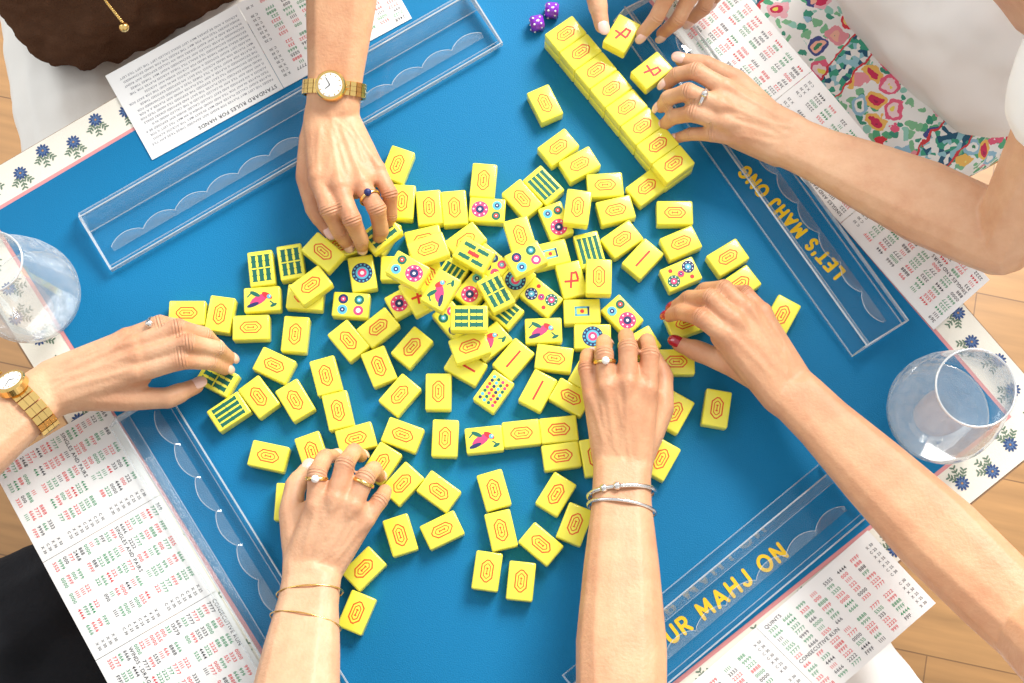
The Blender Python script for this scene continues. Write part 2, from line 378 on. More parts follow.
card('white number card at the lower right beside the straight arm',(640,728),(868,530),(936,603),(715,796),2,['nums'])
# ---------------------------------------------------------------- acrylic racks
def rack(label,p0,p1,W,flip):
    A=P(*p0); B=P(*p1); c=(A+B)/2; d=B-A; L=d.length; ang=math.atan2(d.y,d.x)
    root=empty('tile_rack',(c.x,c.y,0.0),(0,0,ang)); tag(root,label,'tile rack','clear acrylic tile racks')
    f=-1 if flip else 1
    def prism(name,sec,m,x0=-L/2,x1=L/2):
        bm=bmesh.new(); a=[bm.verts.new((x0,y*f,z)) for y,z in sec]; b=[bm.verts.new((x1,y*f,z)) for y,z in sec]
        n=len(sec); bm.faces.new(a); bm.faces.new(b[::-1])
        for i in range(n): bm.faces.new((a[i],b[i],b[(i+1)%n],a[(i+1)%n]))
        bmesh.ops.recalc_face_normals(bm,faces=bm.faces)
        return bm_obj(name,bm,[m],root)
    h=W/2
    prism('base_plate',[(-h,.0012),(h,.0012),(h,.004),(-h,.004)],M['acryl'])
    prism('back_panel',[(h*.35,.004),(h*.40,.004),(h*.66,.022),(h*.61,.022)],M['acryl_face'])
    prism('front_lip',[(-h,.004),(-h+.0010,.004),(-h+.0010,.010),(-h,.010)],M['acryl_edge_glint'])
    prism('inner_lip',[(-h+.0050,.004),(-h+.0056,.004),(-h+.0056,.006),(-h+.0050,.006)],M['acryl_soft_glint'])
    prism('foot_edge',[(h*.35-.0006,.004),(h*.35,.004),(h*.35,.0055),(h*.35-.0006,.0055)],M['acryl_soft_glint'])
    prism('back_edge',[(h-.0010,.004),(h,.004),(h,.0060),(h-.0010,.0060)],M['acryl_soft_glint'])
    prism('top_edge',[(h*.62,.022),(h*.66,.022),(h*.66,.0232),(h*.62,.0232)],M['acryl_edge_glint'])
    for s in (-1,1):
        prism('end_cap',[(-h,.004),(h,.004),(h*.66,.018),(-h,.010)],M['acryl_edge_glint'],s*L/2-.0007,s*L/2+.0007)
    n=max(4,int(L/.034)); pit=(L-.02)/n; bm=bmesh.new(); prev=None; rim=[]
    for k in range(n):
        for j in range(14):
            t=j/13; x=-L/2+.01+(k+t)*pit; y=-.38*h+.0062*math.sin(math.pi*t)**.75
            r=[bm.verts.new((x,yy*f,z)) for yy,z in ((-.50*h,.004),(y,.004),(y,.0062),(-.50*h,.0044))]
            if prev:
                for i in range(4): bm.faces.new((prev[i],r[i],r[(i+1)%4],prev[(i+1)%4]))
            prev=r; rim.append((x,y))
    bmesh.ops.recalc_face_normals(bm,faces=bm.faces)
    bm_obj('scalloped_ledge',bm,[M['acryl_face']],root)
    bm=bmesh.new(); prev=None
    for x,y in rim:
        r=[bm.verts.new((x,(y+dy)*f,z)) for dy,z in ((-.0002,.0062),(.0003,.0062),(.0003,.0067),(-.0002,.0067))]
        if prev:
            for i in range(4): bm.faces.new((prev[i],r[i],r[(i+1)%4],prev[(i+1)%4]))
        prev=r
    bmesh.ops.recalc_face_normals(bm,faces=bm.faces)
    bm_obj('scalloped_edge',bm,[M['acryl_edge_glint']],root)
rack('clear acrylic rack crossing under the wrist with the round gold watch',(97,244),(484,21),.064,False)
rack('clear acrylic rack beside the long stacked tile wall',(878,340),(640,8),.060,False)
rack('clear acrylic rack at the lower left behind the bottom left hand',(140,410),(320,704),.058,True)
rack('clear acrylic rack at the lower right over yellow mat lettering',(843,490),(585,704),.060,True)
# ---------------------------------------------------------------- tiles
TL_,TW,TH=.0322,.0224,.0135
bm=bmesh.new(); bmesh.ops.create_cube(bm,size=1); bmesh.ops.scale(bm,vec=(TL_,TW,TH),verts=bm.verts)
bmesh.ops.translate(bm,vec=(0,0,TH/2),verts=bm.verts); bmesh.ops.bevel(bm,geom=list(bm.edges),offset=.0016,segments=3,profile=.5,affect='EDGES')
me_body=bpy.data.meshes.new('tile_body'); bm.to_mesh(me_body); bm.free(); me_body.materials.append(M['tile'])
me_body.polygons.foreach_set('use_smooth',[True]*len(me_body.polygons))
Z0=TH+.00012
def hexa(a,b,c): return [(-a,-b*.22),(-a,b*.22),(-a+c,b),(a-c,b),(a,b*.22),(a,-b*.22),(a-c,-b),(-a+c,-b)]
s=Shp(); s.band(hexa(.0096,.0053,.0040),hexa(.0085,.0042,.0035),Z0,0)
s.band(hexa(.0064,.0029,.0022),hexa(.0056,.0021,.0018),Z0,0)
s.rect(0,0,.0060,.0009,0,0,Z0)
for k in (-1,1): s.rect(k*.0024,0,.0008,.0022,0,0,Z0+.00005)
me_emb=s.mesh('emblem',[M['emb']])
FM=[M['green'],M['magenta'],M['navy'],M['sky'],M['red'],M['white']]
def rose(s,x,y,r,a,b,z,e,dots=True):
    s.disc(x,y,r,a,z,18)
    if dots:
        for t in range(8):
            an=t*math.pi/4; s.disc(x+math.cos(an)*r*.74,y+math.sin(an)*r*.74,r*.11,5 if a!=5 else b,z+e,6)
    s.disc(x,y,r*.50,b,z+e*1.5,12); s.disc(x,y,r*.18,5,z+2*e,8)
def face(kind):
    s=Shp(); z=Z0; e=.00008
    if kind=='bam':
        for i in range(3):
            for j in range(2):
                x=(j-.5)*.0128; y=(i-1)*.0060
                s.rect(x,y,.0112,.0036,0,0,z)
                for q in (-.0052,0,.0052): s.rect(x+q,y,.0010,.0046,0,0,z+e)
    elif kind=='bam2':
        for i in range(4): s.rect(0,(i-1.5)*.0048,.0235,.0031,0,0,z)
        for i in range(4):
            for q in (-.011,0,.011): s.rect(q,(i-1.5)*.0048,.0010,.0039,0,0,z+e)
    elif kind=='bam3':
        for i,(x,y,c) in enumerate(((-.0065,.0055,0),(-.0065,-.0055,0),(.0065,.0055,0),(.0065,-.0055,0),(0,0,4))):
            s.rect(x,y,.0108,.0034,0,c,z+i*e); s.rect(x,y,.0010,.0044,0,c,z+i*e+e*.5)
    elif kind=='dots':
        rose(s,-.0085,-.0035,.0056,0,1,z,e); rose(s,.0085,.0035,.0056,2,3,z+3*e,e); rose(s,0,.0002,.0030,1,2,z+6*e,e,False)
        s.disc(-.0075,.0062,.0019,4,z); s.disc(.0080,-.0060,.0019,4,z)
    elif kind=='dots2':
        for i in range(3):
            for j in range(2): rose(s,(i-1)*.0092,(j-.5)*.0096,.0040,(1,2,0)[i],(3,4)[j],z,e,False)
    elif kind=='dots4':
        for i,(x,y) in enumerate(((-.0070,-.0048),(-.0070,.0048),(.0070,-.0048),(.0070,.0048))): rose(s,x,y,.0044,(3,2,1,0)[i],(2,1,5,3)[i],z,e,False)
    elif kind=='rose':
        rose(s,-.0065,.0,.0076,1,2,z,e); rose(s,.0086,.0044,.0042,3,2,z+3*e,e,False); rose(s,.0083,-.0052,.0040,0,4,z+3*e,e,False)
    elif kind=='bigdot':
        s.disc(0,0,.0092,2,z,24)
        for t in range(14):
            an=t*math.pi/7; s.disc(math.cos(an)*.0076,math.sin(an)*.0076,.0009,3,z+e,6)
        s.disc(0,0,.0058,3,z+e*1.5,20); s.disc(0,0,.0040,1,z+2*e); s.disc(0,0,.0018,5,z+3*e)
    elif kind=='many':
        for i in range(7):
            for j in range(4):
                s.disc((i-3)*.0036,(j-1.5)*.0044,.0016,(1,2,0,4,3)[(i*3+j*2)%5],z,8)
    elif kind=='line':
        s.rect(0,0,.019,.0018,.0,4,z)
    elif kind=='crak':
        s.rect(-.0005,.0005,.0150,.0020,-.30,4,z); s.rect(-.0015,.0005,.0020,.0125,-.15,4,z+e); s.rect(.0022,-.0055,.0075,.0019,0,4,z+2*e); s.rect(.0055,-.0042,.0018,.0034,.1,4,z+3*e)
    elif kind=='bird':
        s.ell(-.003,-.0005,.0086,.0040,.5,1,z); s.ell(.0045,.003,.0052,.0024,-.6,4,z+e); s.ell(-.008,-.0048,.0056,.0018,.3,2,z+e); s.ell(-.006,.0050,.0050,.0018,-.5,0,z+e)
        s.disc(.0062,.0020,.0020,3,z+2*e); s.disc(.0068,.0022,.0007,5,z+3*e,6); s.rect(-.0108,.0045,.006,.0012,.8,0,z); s.rect(.009,-.004,.006,.0012,-.7,0,z); s.ell(.010,-.006,.0032,.0014,.4,0,z+e)
    elif kind=='wind':
        s.rect(0,.0035,.013,.0016,0,3,z); s.rect(0,-.0035,.013,.0016,0,3,z); s.rect(-.0055,0,.0016,.008,0,3,z); s.rect(.0055,.0,.0016,.008,0,2,z)
        s.disc(0,0,.0018,4,z)
    return s.mesh('printed_face',FM)
KINDS=('bam','bam2','bam3','dots','dots2','dots4','rose','bigdot','many','line','crak','bird','wind')
FACE={k:face(k) for k in KINDS}
DESC={'b':'face-down yellow tile','bam':'tile with six green bars','bam2':'tile with long green bars','bam3':'tile with green and red bars','dots':'tile with three circles','dots2':'tile with six circles','dots4':'tile with four circles','rose':'tile with large pink circle','bigdot':'tile with one ringed dot','many':'tile with many small dots','line':'tile with one red line','crak':'tile with red character','bird':'tile with pink bird','wind':'tile with pale blue sign'}
tiles=[
(545,103,115,'b'),(397,166,70,'b'),(561,150,38,'b'),(581,167,30,'b'),(645,188,38,'b'),(603,185,4,'b'),(617,206,14,'b'),(675,213,0,'b'),
(618,238,36,'b'),(640,256,48,'line'),(681,242,24,'b'),(728,257,32,'b'),(681,274,24,'dots'),(740,284,35,'b'),(782,315,60,'b'),
(483,186,85,'b'),(487,214,-4,'rose'),(454,211,95,'b'),(430,208,95,'b'),(405,212,86,'b'),(390,236,60,'b'),(345,250,20,'b'),(330,262,140,'b'),
(261,268,98,'bam'),(297,264,100,'bam'),(262,299,4,'bird'),(305,297,-4,'b'),(358,267,100,'bigdot'),(351,298,-4,'dots4'),(318,279,38,'b'),
(377,249,40,'bam'),(398,267,0,'b'),(421,237,14,'b'),(467,241,38,'b'),(188,313,0,'b'),(220,314,82,'b'),(249,327,2,'b'),(295,334,86,'b'),(274,365,155,'b'),
(217,378,152,'bam'),(258,397,128,'b'),(229,411,35,'bam2'),(295,400,122,'b'),(326,376,106,'b'),(350,340,130,'b'),(381,325,40,'b'),(379,366,113,'b'),(412,347,50,'b'),
(338,411,104,'b'),(399,394,50,'b'),(441,387,90,'b'),(268,456,168,'b'),(312,452,110,'b'),(357,438,16,'b'),(382,463,58,'b'),(402,436,160,'b'),(445,438,88,'b'),
(402,483,48,'b'),(437,490,144,'b'),(400,535,108,'b'),(442,530,26,'b'),(363,570,45,'b'),(357,611,68,'b'),(288,502,88,'b'),
(494,490,106,'b'),(501,530,103,'b'),(487,571,82,'b'),(521,581,84,'b'),(541,544,140,'b'),(556,494,58,'b'),(575,524,68,'b'),
(487,439,6,'bird'),(524,433,6,'b'),(560,427,6,'b'),(563,454,8,'b'),(592,452,100,'b'),(542,386,62,'line'),(567,396,150,'b'),(497,387,55,'many'),
(556,355,172,'b'),(518,364,50,'line'),(467,364,150,'line'),(491,343,40,'bird'),(581,362,60,'b'),(545,328,2,'bird'),(590,334,0,'bigdot'),(578,309,2,'wind'),(618,317,132,'rose'),
(566,279,104,'crak'),(540,293,140,'dots'),(514,282,50,'bigdot'),(551,256,14,'wind'),(582,247,104,'bam2'),(553,224,112,'rose'),
(545,196,132,'bam2'),(521,208,130,'b'),(492,262,140,'dots2'),(456,274,58,'bam2'),(478,289,50,'rose'),(500,312,140,'bam2'),(446,316,130,'dots4'),(402,294,30,'rose'),(424,303,120,'crak'),
(468,344,20,'b'),(676,361,0,'b'),(686,322,20,'b'),(717,408,80,'b'),(675,412,60,'b'),(661,459,60,'b'),(608,388,80,'b'),(640,345,30,'b'),
# upper layer
(577,212,82,'b'),(598,281,88,'b'),(520,240,106,'b'),(432,286,106,'b'),(470,326,0,'bam'),(431,263,20,'b'),(443,303,60,'bird'),
(474,259,150,'bam3'),(526,268,28,'dots4'),(496,296,118,'bam'),(412,288,150,'rose'),
]
tl=[]
for i,(x,y,a,k) in enumerate(tiles):
    p=P(x,y,TH); tl.append([p.x,p.y,math.radians(a),k,x,y,i])
NU=11
def corners(t):
    c,s_=math.cos(t[2]),math.sin(t[2]); return [(t[0]+u*TL_/2*c-v*TW/2*s_,t[1]+u*TL_/2*s_+v*TW/2*c) for u,v in ((-1,-1),(1,-1),(1,1),(-1,1))]
def mtv(a,b):
    if math.hypot(a[0]-b[0],a[1]-b[1])>.041: return 0,None
    A=corners(a); B=corners(b); best=9; ax=None
    for th in (a[2],a[2]+math.pi/2,b[2],b[2]+math.pi/2):
        n=(math.cos(th),math.sin(th)); pa=[x*n[0]+y*n[1] for x,y in A]; pb=[x*n[0]+y*n[1] for x,y in B]
        o=min(max(pa),max(pb))-max(min(pa),min(pb))
        if o<=0: return 0,None
        if o<best: best=o; ax=n
    if (a[0]-b[0])*ax[0]+(a[1]-b[1])*ax[1]<0: ax=(-ax[0],-ax[1])
    return best,ax
base=tl[:-NU]
for it in range(60):
    for i in range(len(base)):
        for j in range(i):
            o,ax=mtv(base[i],base[j])
            if 0<o<.0125:
                m_=(o+.0002)*.5*.7
                base[i][0]+=ax[0]*m_; base[i][1]+=ax[1]*m_; base[j][0]-=ax[0]*m_; base[j][1]-=ax[1]*m_
placed=[]
for t in tl:
    z=0
    for q,qz in placed:
        o,ax=mtv(t,q)
        if o>.0006: z=max(z,qz+TH+.0003)
    placed.append((t,z))
LM=[('the hand with round gold watch',350,212),('the ringed left hand',190,345),('the bottom left hand',345,480),('the bottom centre hand',622,375),('the red-nailed hand',700,315),('the long tile wall',620,110),('the pile centre',505,290),('the four-tile row',525,433)]
ORD=['nearest','second nearest','third nearest','fourth nearest','fifth nearest','sixth nearest','seventh nearest','eighth nearest','ninth nearest','tenth nearest','eleventh nearest','twelfth nearest']
DIR=['right of','above right of','above','above left of','left of','below left of','below','below right of']
buck={}
for (t,z) in placed:
    lm=min(LM,key=lambda l:math.hypot(l[1]-t[4],l[2]-t[5])); dd=math.hypot(lm[1]-t[4],lm[2]-t[5])
    k=int(round(math.degrees(math.atan2(lm[2]-t[5],t[4]-lm[1]))/45))%8
    buck.setdefault((lm[0],k),[]).append((dd,t,z))
def make_tile(kind,loc,rot,label,group):
    r=empty('mahjong_tile',loc,rot); tag(r,label,'mahjong tile',group)
    b=bpy.data.objects.new('tile_body',me_body); COL.objects.link(b); b.parent=r
    e=bpy.data.objects.new('emblem' if kind=='b' else 'printed_face',me_emb if kind=='b' else FACE[kind]); COL.objects.link(e); e.parent=r
    return r
for (ln,k),lst in buck.items():
    lst.sort(key=lambda q:q[0])
    for r,(dd,t,z) in enumerate(lst):
        make_tile(t[3],(t[0],t[1],z),(0,0,t[2]),f"{DESC[t[3]]}, {ORD[r]} {DIR[k]} {ln}",'loose tiles scattered on the mat')
# tile wall
A=P(571,40,TH*2); B=P(668,157,TH*2); dv=(B-A); ang=math.atan2(dv.y,dv.x); nW=8; dvn=dv.normalized(); mid=(A+B)/2
for lev in (0,1):
    for k in range(nW):
        p=mid+dvn*((k-(nW-1)/2)*(TW+.0001))
        make_tile('b',(p.x,p.y,lev*(TH+.0002)+.0001),(0,0,ang+math.pi/2),f"{'upper' if lev else 'lower'} tile of the stacked wall, {['first','second','third','fourth','fifth','sixth','seventh','eighth'][k]} from the purple dice end",'tiles in the stacked wall')
for (x,y,z,a,lab) in ((622,33,.030,60,'yellow tile with red character pinched between fingers at top edge'),(652,70,.0245,40,'yellow tile with red character at tips of ringed upper right hand')):
    p=P(x,y,z+TH); make_tile('crak',(p.x,p.y,z),(0,0,math.radians(a)),lab,'tiles held above the wall')
# dice
def die(x,y,a,label):
    p=P(x,y,.01); r=empty('die',(p.x,p.y,.0002),(0,0,math.radians(a))); tag(r,label,'die','purple dice')
    sz=.0125
    bm=bmesh.new(); bmesh.ops.create_cube(bm,size=sz); bmesh.ops.bevel(bm,geom=list(bm.edges),offset=.0014,segments=3,affect='EDGES'); bmesh.ops.translate(bm,vec=(0,0,sz/2),verts=bm.verts)
    bm_obj('die_body',bm,[M['dice']],r,True)
    bm=bmesh.new()
    def pip(c):
        bmesh.ops.create_uvsphere(bm,u_segments=8,v_segments=6,radius=.0011,matrix=Matrix.Translation(c))
    q=.0032
    for u,v in ((-q,-q),(q,q),(0,0),(-q,q),(q,-q)): pip((u,v,sz-.0003))
    for u,v in ((-q,-q),(q,q)): pip((u,-sz/2+.0003,sz/2+v))
    for u,v in ((-q,-q),(q,q),(0,0)): pip((-sz/2+.0003,u,sz/2+v))
    bm_obj('pips',bm,[M['white']],r,True)
die(537,22,12,'purple die with white pips, the left one nearer the yellow wall'); die(552,9,-5,'purple die with white pips, the right one at the top edge')
# ---------------------------------------------------------------- glasses
def glass(x,y,label,sc,hz,rim,zw):
    p=P(x,y,0); r=empty('stemless_wine_glass',(p.x,p.y,.0003)); tag(r,label,'glass','clear glasses on the mat')
    def lathe(name,prof,m,n=64):
        vs=[];fs=[]
        for (rr,z) in prof:
            for k in range(n): vs.append((rr*sc*math.cos(2*math.pi*k/n),rr*sc*math.sin(2*math.pi*k/n),z*sc*hz))
        for i in range(len(prof)-1):
            for k in range(n): fs.append((i*n+k,i*n+(k+1)%n,(i+1)*n+(k+1)%n,(i+1)*n+k))
        return pyd(name,vs,fs,[m],r,None,True)
    e=.0465-rim
    lathe('bowl',[(.0005,.001),(.018,.001),(.028,.004),(.038,.012),(.0435,.020),(.0463,.029),(.0465,.036),(.0465-e*.12,.048),(.0465-e*.42,.064),(.0465-e*.75,.079),(rim,.092)],M['glass'])
    lathe('rim',[(rim-.0008,.0920),(rim,.0932),(rim+.0010,.0920),(rim,.0908),(rim-.0008,.0920)],M['glassrim'])
    R=.0425; lathe('water',[(R-.001,zw),(R-.0002,zw-.0003),(R+.0004,zw+.0002),(R-.0002,zw+.0006),(R-.001,zw+.0003),(.0005,zw+.0001)],M['water'])
glass(928,419,'clear stemless glass on the right corner of the blue mat',1.0,1.40,.0310,.0215)
glass(44,306,'clear stemless glass with a little drink beside the left hand',.95,1.50,.0265,.0215)
# ---------------------------------------------------------------- organic hull modelling
bm=bmesh.new(); bmesh.ops.create_icosphere(bm,subdivisions=2,radius=1); ICO=[v.co.copy() for v in bm.verts]; bm.free()
def add_hull(V,Fc,spheres):
    b=bmesh.new()
    for c,r in spheres:
        for u in ICO: b.verts.new(c+u*r)
    res=bmesh.ops.convex_hull(b,input=list(b.verts))
    dead=[e for e in res['geom_interior'] if isinstance(e,bmesh.types.BMVert)]
    bmesh.ops.delete(b,geom=dead,context='VERTS')
    b.verts.index_update(); off=len(V)
    V+= [v.co.copy() for v in b.verts]
    Fc+= [tuple(v.index+off for v in f.verts) for f in b.faces]
    b.free()
def organic(name,hulls,m,parent,voxel=.0016,sm=6,folds=None):
    V=[];Fc=[]
    for h in hulls: add_hull(V,Fc,h)
    me=bpy.data.meshes.new(name); me.from_pydata(V,[],Fc); me.update()
    o=bpy.data.objects.new(name,me); COL.objects.link(o)
    r=o.modifiers.new('r','REMESH'); r.mode='VOXEL'; r.voxel_size=voxel; r.use_smooth_shade=True
    s_=o.modifiers.new('s','SMOOTH'); s_.factor=.5; s_.iterations=sm
    if folds:
        tx=bpy.data.textures.new('f','CLOUDS'); tx.noise_scale=folds[0]; tx.noise_depth=1
        d=o.modifiers.new('d','DISPLACE'); d.texture=tx; d.strength=folds[1]; d.texture_coords='GLOBAL'
    bpy.context.view_layer.update(); dg=bpy.context.evaluated_depsgraph_get()
    nm=bpy.data.meshes.new_from_object(o.evaluated_get(dg)); bpy.data.objects.remove(o); bpy.data.meshes.remove(me)
    nm.name=name; nm.materials.clear(); nm.polygons.foreach_set('use_smooth',[True]*len(nm.polygons))
    return link(name,nm,parent,[m])
FR=[.0092,.0083,.0074,.0060]
PR=[.0082,.0072,.0064,.0052]
def hand(H):
    w=P(*H['wrist'][:2],H['wrist'][2]/1000)
    fin={}
    for k in ('index','middle','ring','pinky'):
        pts=[]
        for i,(x,y,z) in enumerate(H[k]):
            if i==1: z+=6
            if i==2: z=max(z,H.get('tipz',21)+5)+3
            if i==3: z=max(z,H.get('tipz',21))
            pts.append(P(x,y,z/1000))
        fin[k]=pts
    th=[]
    for i,(x,y,z) in enumerate(H['thumb']):
        if i==3: z=max(z,23)
        th.append(P(x,y,z/1000))
    im,pm=fin['index'][0],fin['pinky'][0]; fwd=(fin['middle'][0]-w).normalized()
    n=(im-pm).cross(fwd).normalized()
    if n.z<0: n=-n
    lat=fwd.cross(n).normalized()
    if lat.dot(im-pm)<0: lat=-lat
    hulls=[]; ks=['index','middle','ring','pinky']; offs=[.013,.005,-.004,-.012]
    W_=[w+lat*o for o in offs]
    rr=[.0088,.0088,.0085,.0078]
    for i in range(3):
        a,b=fin[ks[i]][0],fin[ks[i+1]][0]
        hulls.append([(a,rr[i]),(b,rr[i+1]),(a-n*.008,rr[i]),(b-n*.008,rr[i+1]),(W_[i],.0130),(W_[i+1],.0130),(W_[i]-n*.004,.013),(W_[i+1]-n*.004,.013)])
    for i,k in enumerate(ks):
        R=PR if k=='pinky' else FR
        p=fin[k]
        hulls.append([(p[0]+n*.0022,R[0]),(p[0]*.6+W_[i]*.4+n*.003,.0055)])
        for j in range(3):
            q=p[j].lerp(p[j+1],.5); rm=(R[j]+R[j+1])/2*.95
            hulls.append([(p[j],R[j]),(q,rm)]); hulls.append([(q,rm),(p[j+1],R[j+1])])
        hulls.append([(p[1],R[1]*1.07),(p[1]*.9+p[0]*.1,R[1]*1.04)])
    T=[.0140,.0107,.0091,.0070]
    for j in range(3): hulls.append([(th[j],T[j]),(th[j+1],T[j+1])])
    hulls.append([(th[2],.0096),(th[2]*.6+th[3]*.4,.0092)])
    hulls.append([(W_[0]-n*.002,.0125),(th[0],.0135),(W_[2]-n*.004,.012)])
    hulls.append([(th[0],.012),(th[1]*.8+th[0]*.2,.0085),(im-n*.008,.0075),(im*.4+w*.6-n*.004,.011)])
    e=P(*H['elbow'][:2],H['elbow'][2]/1000); s_=P(*H['shoulder'][:2],H['shoulder'][2]/1000)
    ad=(e-w).normalized(); al=ad.cross(Vector((0,0,1))).normalized()
    wr=w+ad*.012
    prev=None
    for t,o,r in ST:
        c=wr.lerp(e,t); q=[(c+al*o,r),(c-al*o,r)]
        if prev: hulls.append(prev+q)
        else: hulls.append([(W_[0],.0130),(W_[3],.0125),(W_[0]-n*.004,.013)]+q)
        prev=q
    m1=e.lerp(s_,.35)
    hulls.append(prev+[(m1,.033)]); hulls.append([(m1,.033),(e.lerp(s_,.6),.038)]); hulls.append([(e.lerp(s_,.6),.038),(s_,.046)])
    return dict(h=hulls,fin=fin,th=th,w=w,wr=wr,e=e,s=s_,ad=ad,al=al,n=n,W=W_,lat=lat)
ST=[(0,.0095,.0150),(.12,.0095,.0158),(.35,.011,.0203),(.62,.0115,.0250),(.86,.0085,.0268),(1,.0060,.0272)]
def paint(o,hs):
    me=o.data; N=len(me.vertices); co=np.empty(N*3); me.vertices.foreach_get('co',co); co=co.reshape(-1,3)
    no=np.empty(N*3); me.vertex_normals.foreach_get('vector',no); no=no.reshape(-1,3)
    red=np.zeros(N); ct=np.zeros(N); cw=np.zeros(N); disp=np.zeros(N)
    rs=random.Random(3)
    def ridge(a,b,amp,wd):
        a=np.array(a); b=np.array(b); ab=b-a; t=np.clip(((co-a)@ab)/(ab@ab),0,1); q=co-(a+t[:,None]*ab)
        nn=np.array(h['n']); hgt=q@nn; q=q-hgt[:,None]*nn; d2=(q**2).sum(1)
        return amp*np.exp(-d2/wd**2)*(hgt>0)*(hgt<.03)*np.clip(np.minimum(t,1-t)*6+.15,0,1)
    for h in hs:
        ks=('index','middle','ring','pinky')
        for i,k in enumerate(ks):
            p=h['fin'][k]
            disp=np.maximum(disp,ridge(h['w'].lerp(h['W'][i],.8).lerp(p[0],.20),p[0],.0011,.0024))
            for j,(amt,rad) in enumerate(((.6,.011),(.8,.0090),(.5,.0070),(.9,.009))):
                d2=((co-np.array(p[j]))**2).sum(1); red=np.maximum(red,amt*np.exp(-d2/(rad*1.4)**2))
            dors=(p[1]-(p[0]+p[3])*.5+Vector((0,0,.01))).normalized()
            for j in (1,2):
                d=(p[j+1]-p[j-1]).normalized(); v=co-np.array(p[j]); t=v@np.array(d); dn=v@np.array(dors)
                w=np.exp(-(t/.0036)**2)*np.clip(dn/.006,0,1)*((v**2).sum(1)<.014**2)
                b=w>cw; ct=np.where(b,t*1000,ct); cw=np.where(b,w,cw)
        for i in range(3):
            a=h['fin'][ks[i]][0].lerp(h['fin'][ks[i+1]][0],.5).lerp(h['w'],.12); c=h['w'].lerp(a,.5)+h['lat']*rs.uniform(-.006,.006); e=h['w']+h['lat']*rs.uniform(-.009,.009)
            f_=h['wr'].lerp(h['e'],.35)+h['al']*rs.uniform(-.012,.012)
            for x,y in ((a,c),(c,e),(e,f_)):
                disp=np.maximum(disp,ridge(x,y,.0007,.0016))
        for j in (1,2,3):
            d2=((co-np.array(h['th'][j]))**2).sum(1); red=np.maximum(red,.6*np.exp(-d2/.012**2))
    co=co+no*disp[:,None]; me.vertices.foreach_set('co',co.ravel()); me.update()
    for nme,a in (('red',red),('ct',ct),('cw',cw)):
        at=me.attributes.new(nme,'FLOAT','POINT'); at.data.foreach_set('value',a.astype(np.float32))
def nails(h,root,m,lab=None):
    for k,p in list(h['fin'].items())+[('thumb',h['th'])]:
        d=(p[3]-p[2]).normalized()
        if k=='thumb': ref=Vector((0,0,1))+h['n']
        else: ref=(p[1]-(p[0]+p[3])*.5).normalized()*1.0+Vector((0,0,.5))
        dn=(ref-d*ref.dot(d)).normalized(); la=d.cross(dn)
        rt=.0070 if k=='thumb' else (.0052 if k=='pinky' else .0060)
        c=p[3]+d*.0022+dn*(rt*.72)
        b=bmesh.new(); bmesh.ops.create_icosphere(b,subdivisions=3,radius=1)
        sl=.0064 if k!='thumb' else .0074
        for v in b.verts:
            x,y,z=v.co; x=math.copysign(abs(x)**.8,x)
            v.co=c+d*(x*sl)+la*(y*rt*.80)+dn*(z*.0016-.0016*y*y+.0008)-dn*(.0008*x*x)
        o=bm_obj('fingernail',b,[m],root,True)
        if lab: o['label']=lab
def person(hands,label,skin,nailm,torso,clothes,naillab=None):
    hs=[hand(h) for h in hands]; hulls=[]
    for h in hs: hulls+=h['h']
    if torso: hulls+=torso(hs)
    root=empty('person',(0,0,0)); tag(root,label,'person','people seated round the table')
    b=organic('body',hulls,skin,root); paint(b,hs)
    for h,nm,nl in zip(hs,nailm,naillab or [None]*len(hs)): nails(h,root,nm,nl)
    for nme,hl,mm,fo,vx in clothes(hs): organic(nme,hl,mm,root,vx,8,fo)
    return hs
H1=dict(wrist=(332,120,46),index=[(318,178,56),(329,210,56),(340,233,38),(347,244,18)],middle=[(339,187,60),(352,220,59),(361,240,40),(362,247,16)],
 ring=[(361,184,56),(377,209,55),(381,231,36),(378,240,16)],pinky=[(377,170,48),(390,194,46),(391,216,32),(386,227,16)],
 thumb=[(314,140,42),(307,176,38),(315,208,32),(328,230,16)],elbow=(354,-170,110),shoulder=(215,-330,300))
H2=dict(wrist=(690,-95,80),index=[(650,-38,76),(668,-6,70),(656,18,56),(642,34,44)],middle=[(670,-36,72),(690,-4,64),(678,20,50),(662,34,34)],
 ring=[(690,-40,66),(712,-14,56),(704,8,40),(690,20,28)],pinky=[(706,-52,60),(728,-30,50),(722,-10,36),(712,2,26)],
 thumb=[(640,-80,66),(606,-44,60),(596,-4,50),(602,26,44)],elbow=(860,-330,110),shoulder=(1010,-420,300))
H3=dict(wrist=(786,140,50),index=[(724,88,62),(696,71,58),(676,75,46),(667,84,40)],middle=[(720,106,64),(688,92,60),(668,98,44),(661,107,34)],
 ring=[(725,123,60),(694,113,54),(673,117,38),(664,125,24)],pinky=[(737,138,52),(712,134,46),(691,134,34),(677,138,22)],
 thumb=[(764,112,44),(738,82,40),(707,66,36),(682,60,32)],elbow=(1004,238,95),shoulder=(1140,-30,300))
H4=dict(wrist=(788,388,50),index=[(724,335,62),(700,317,60),(681,312,42),(669,316,26)],middle=[(733,320,64),(710,298,60),(689,298,42),(675,307,26)],
 ring=[(746,310,60),(724,289,54),(705,290,38),(692,300,24)],pinky=[(762,312,52),(745,293,44),(727,291,32),(714,297,20)],
 thumb=[(765,380,42),(733,365,38),(703,353,32),(679,344,24)],elbow=(1030,625,110),shoulder=(1200,810,300))
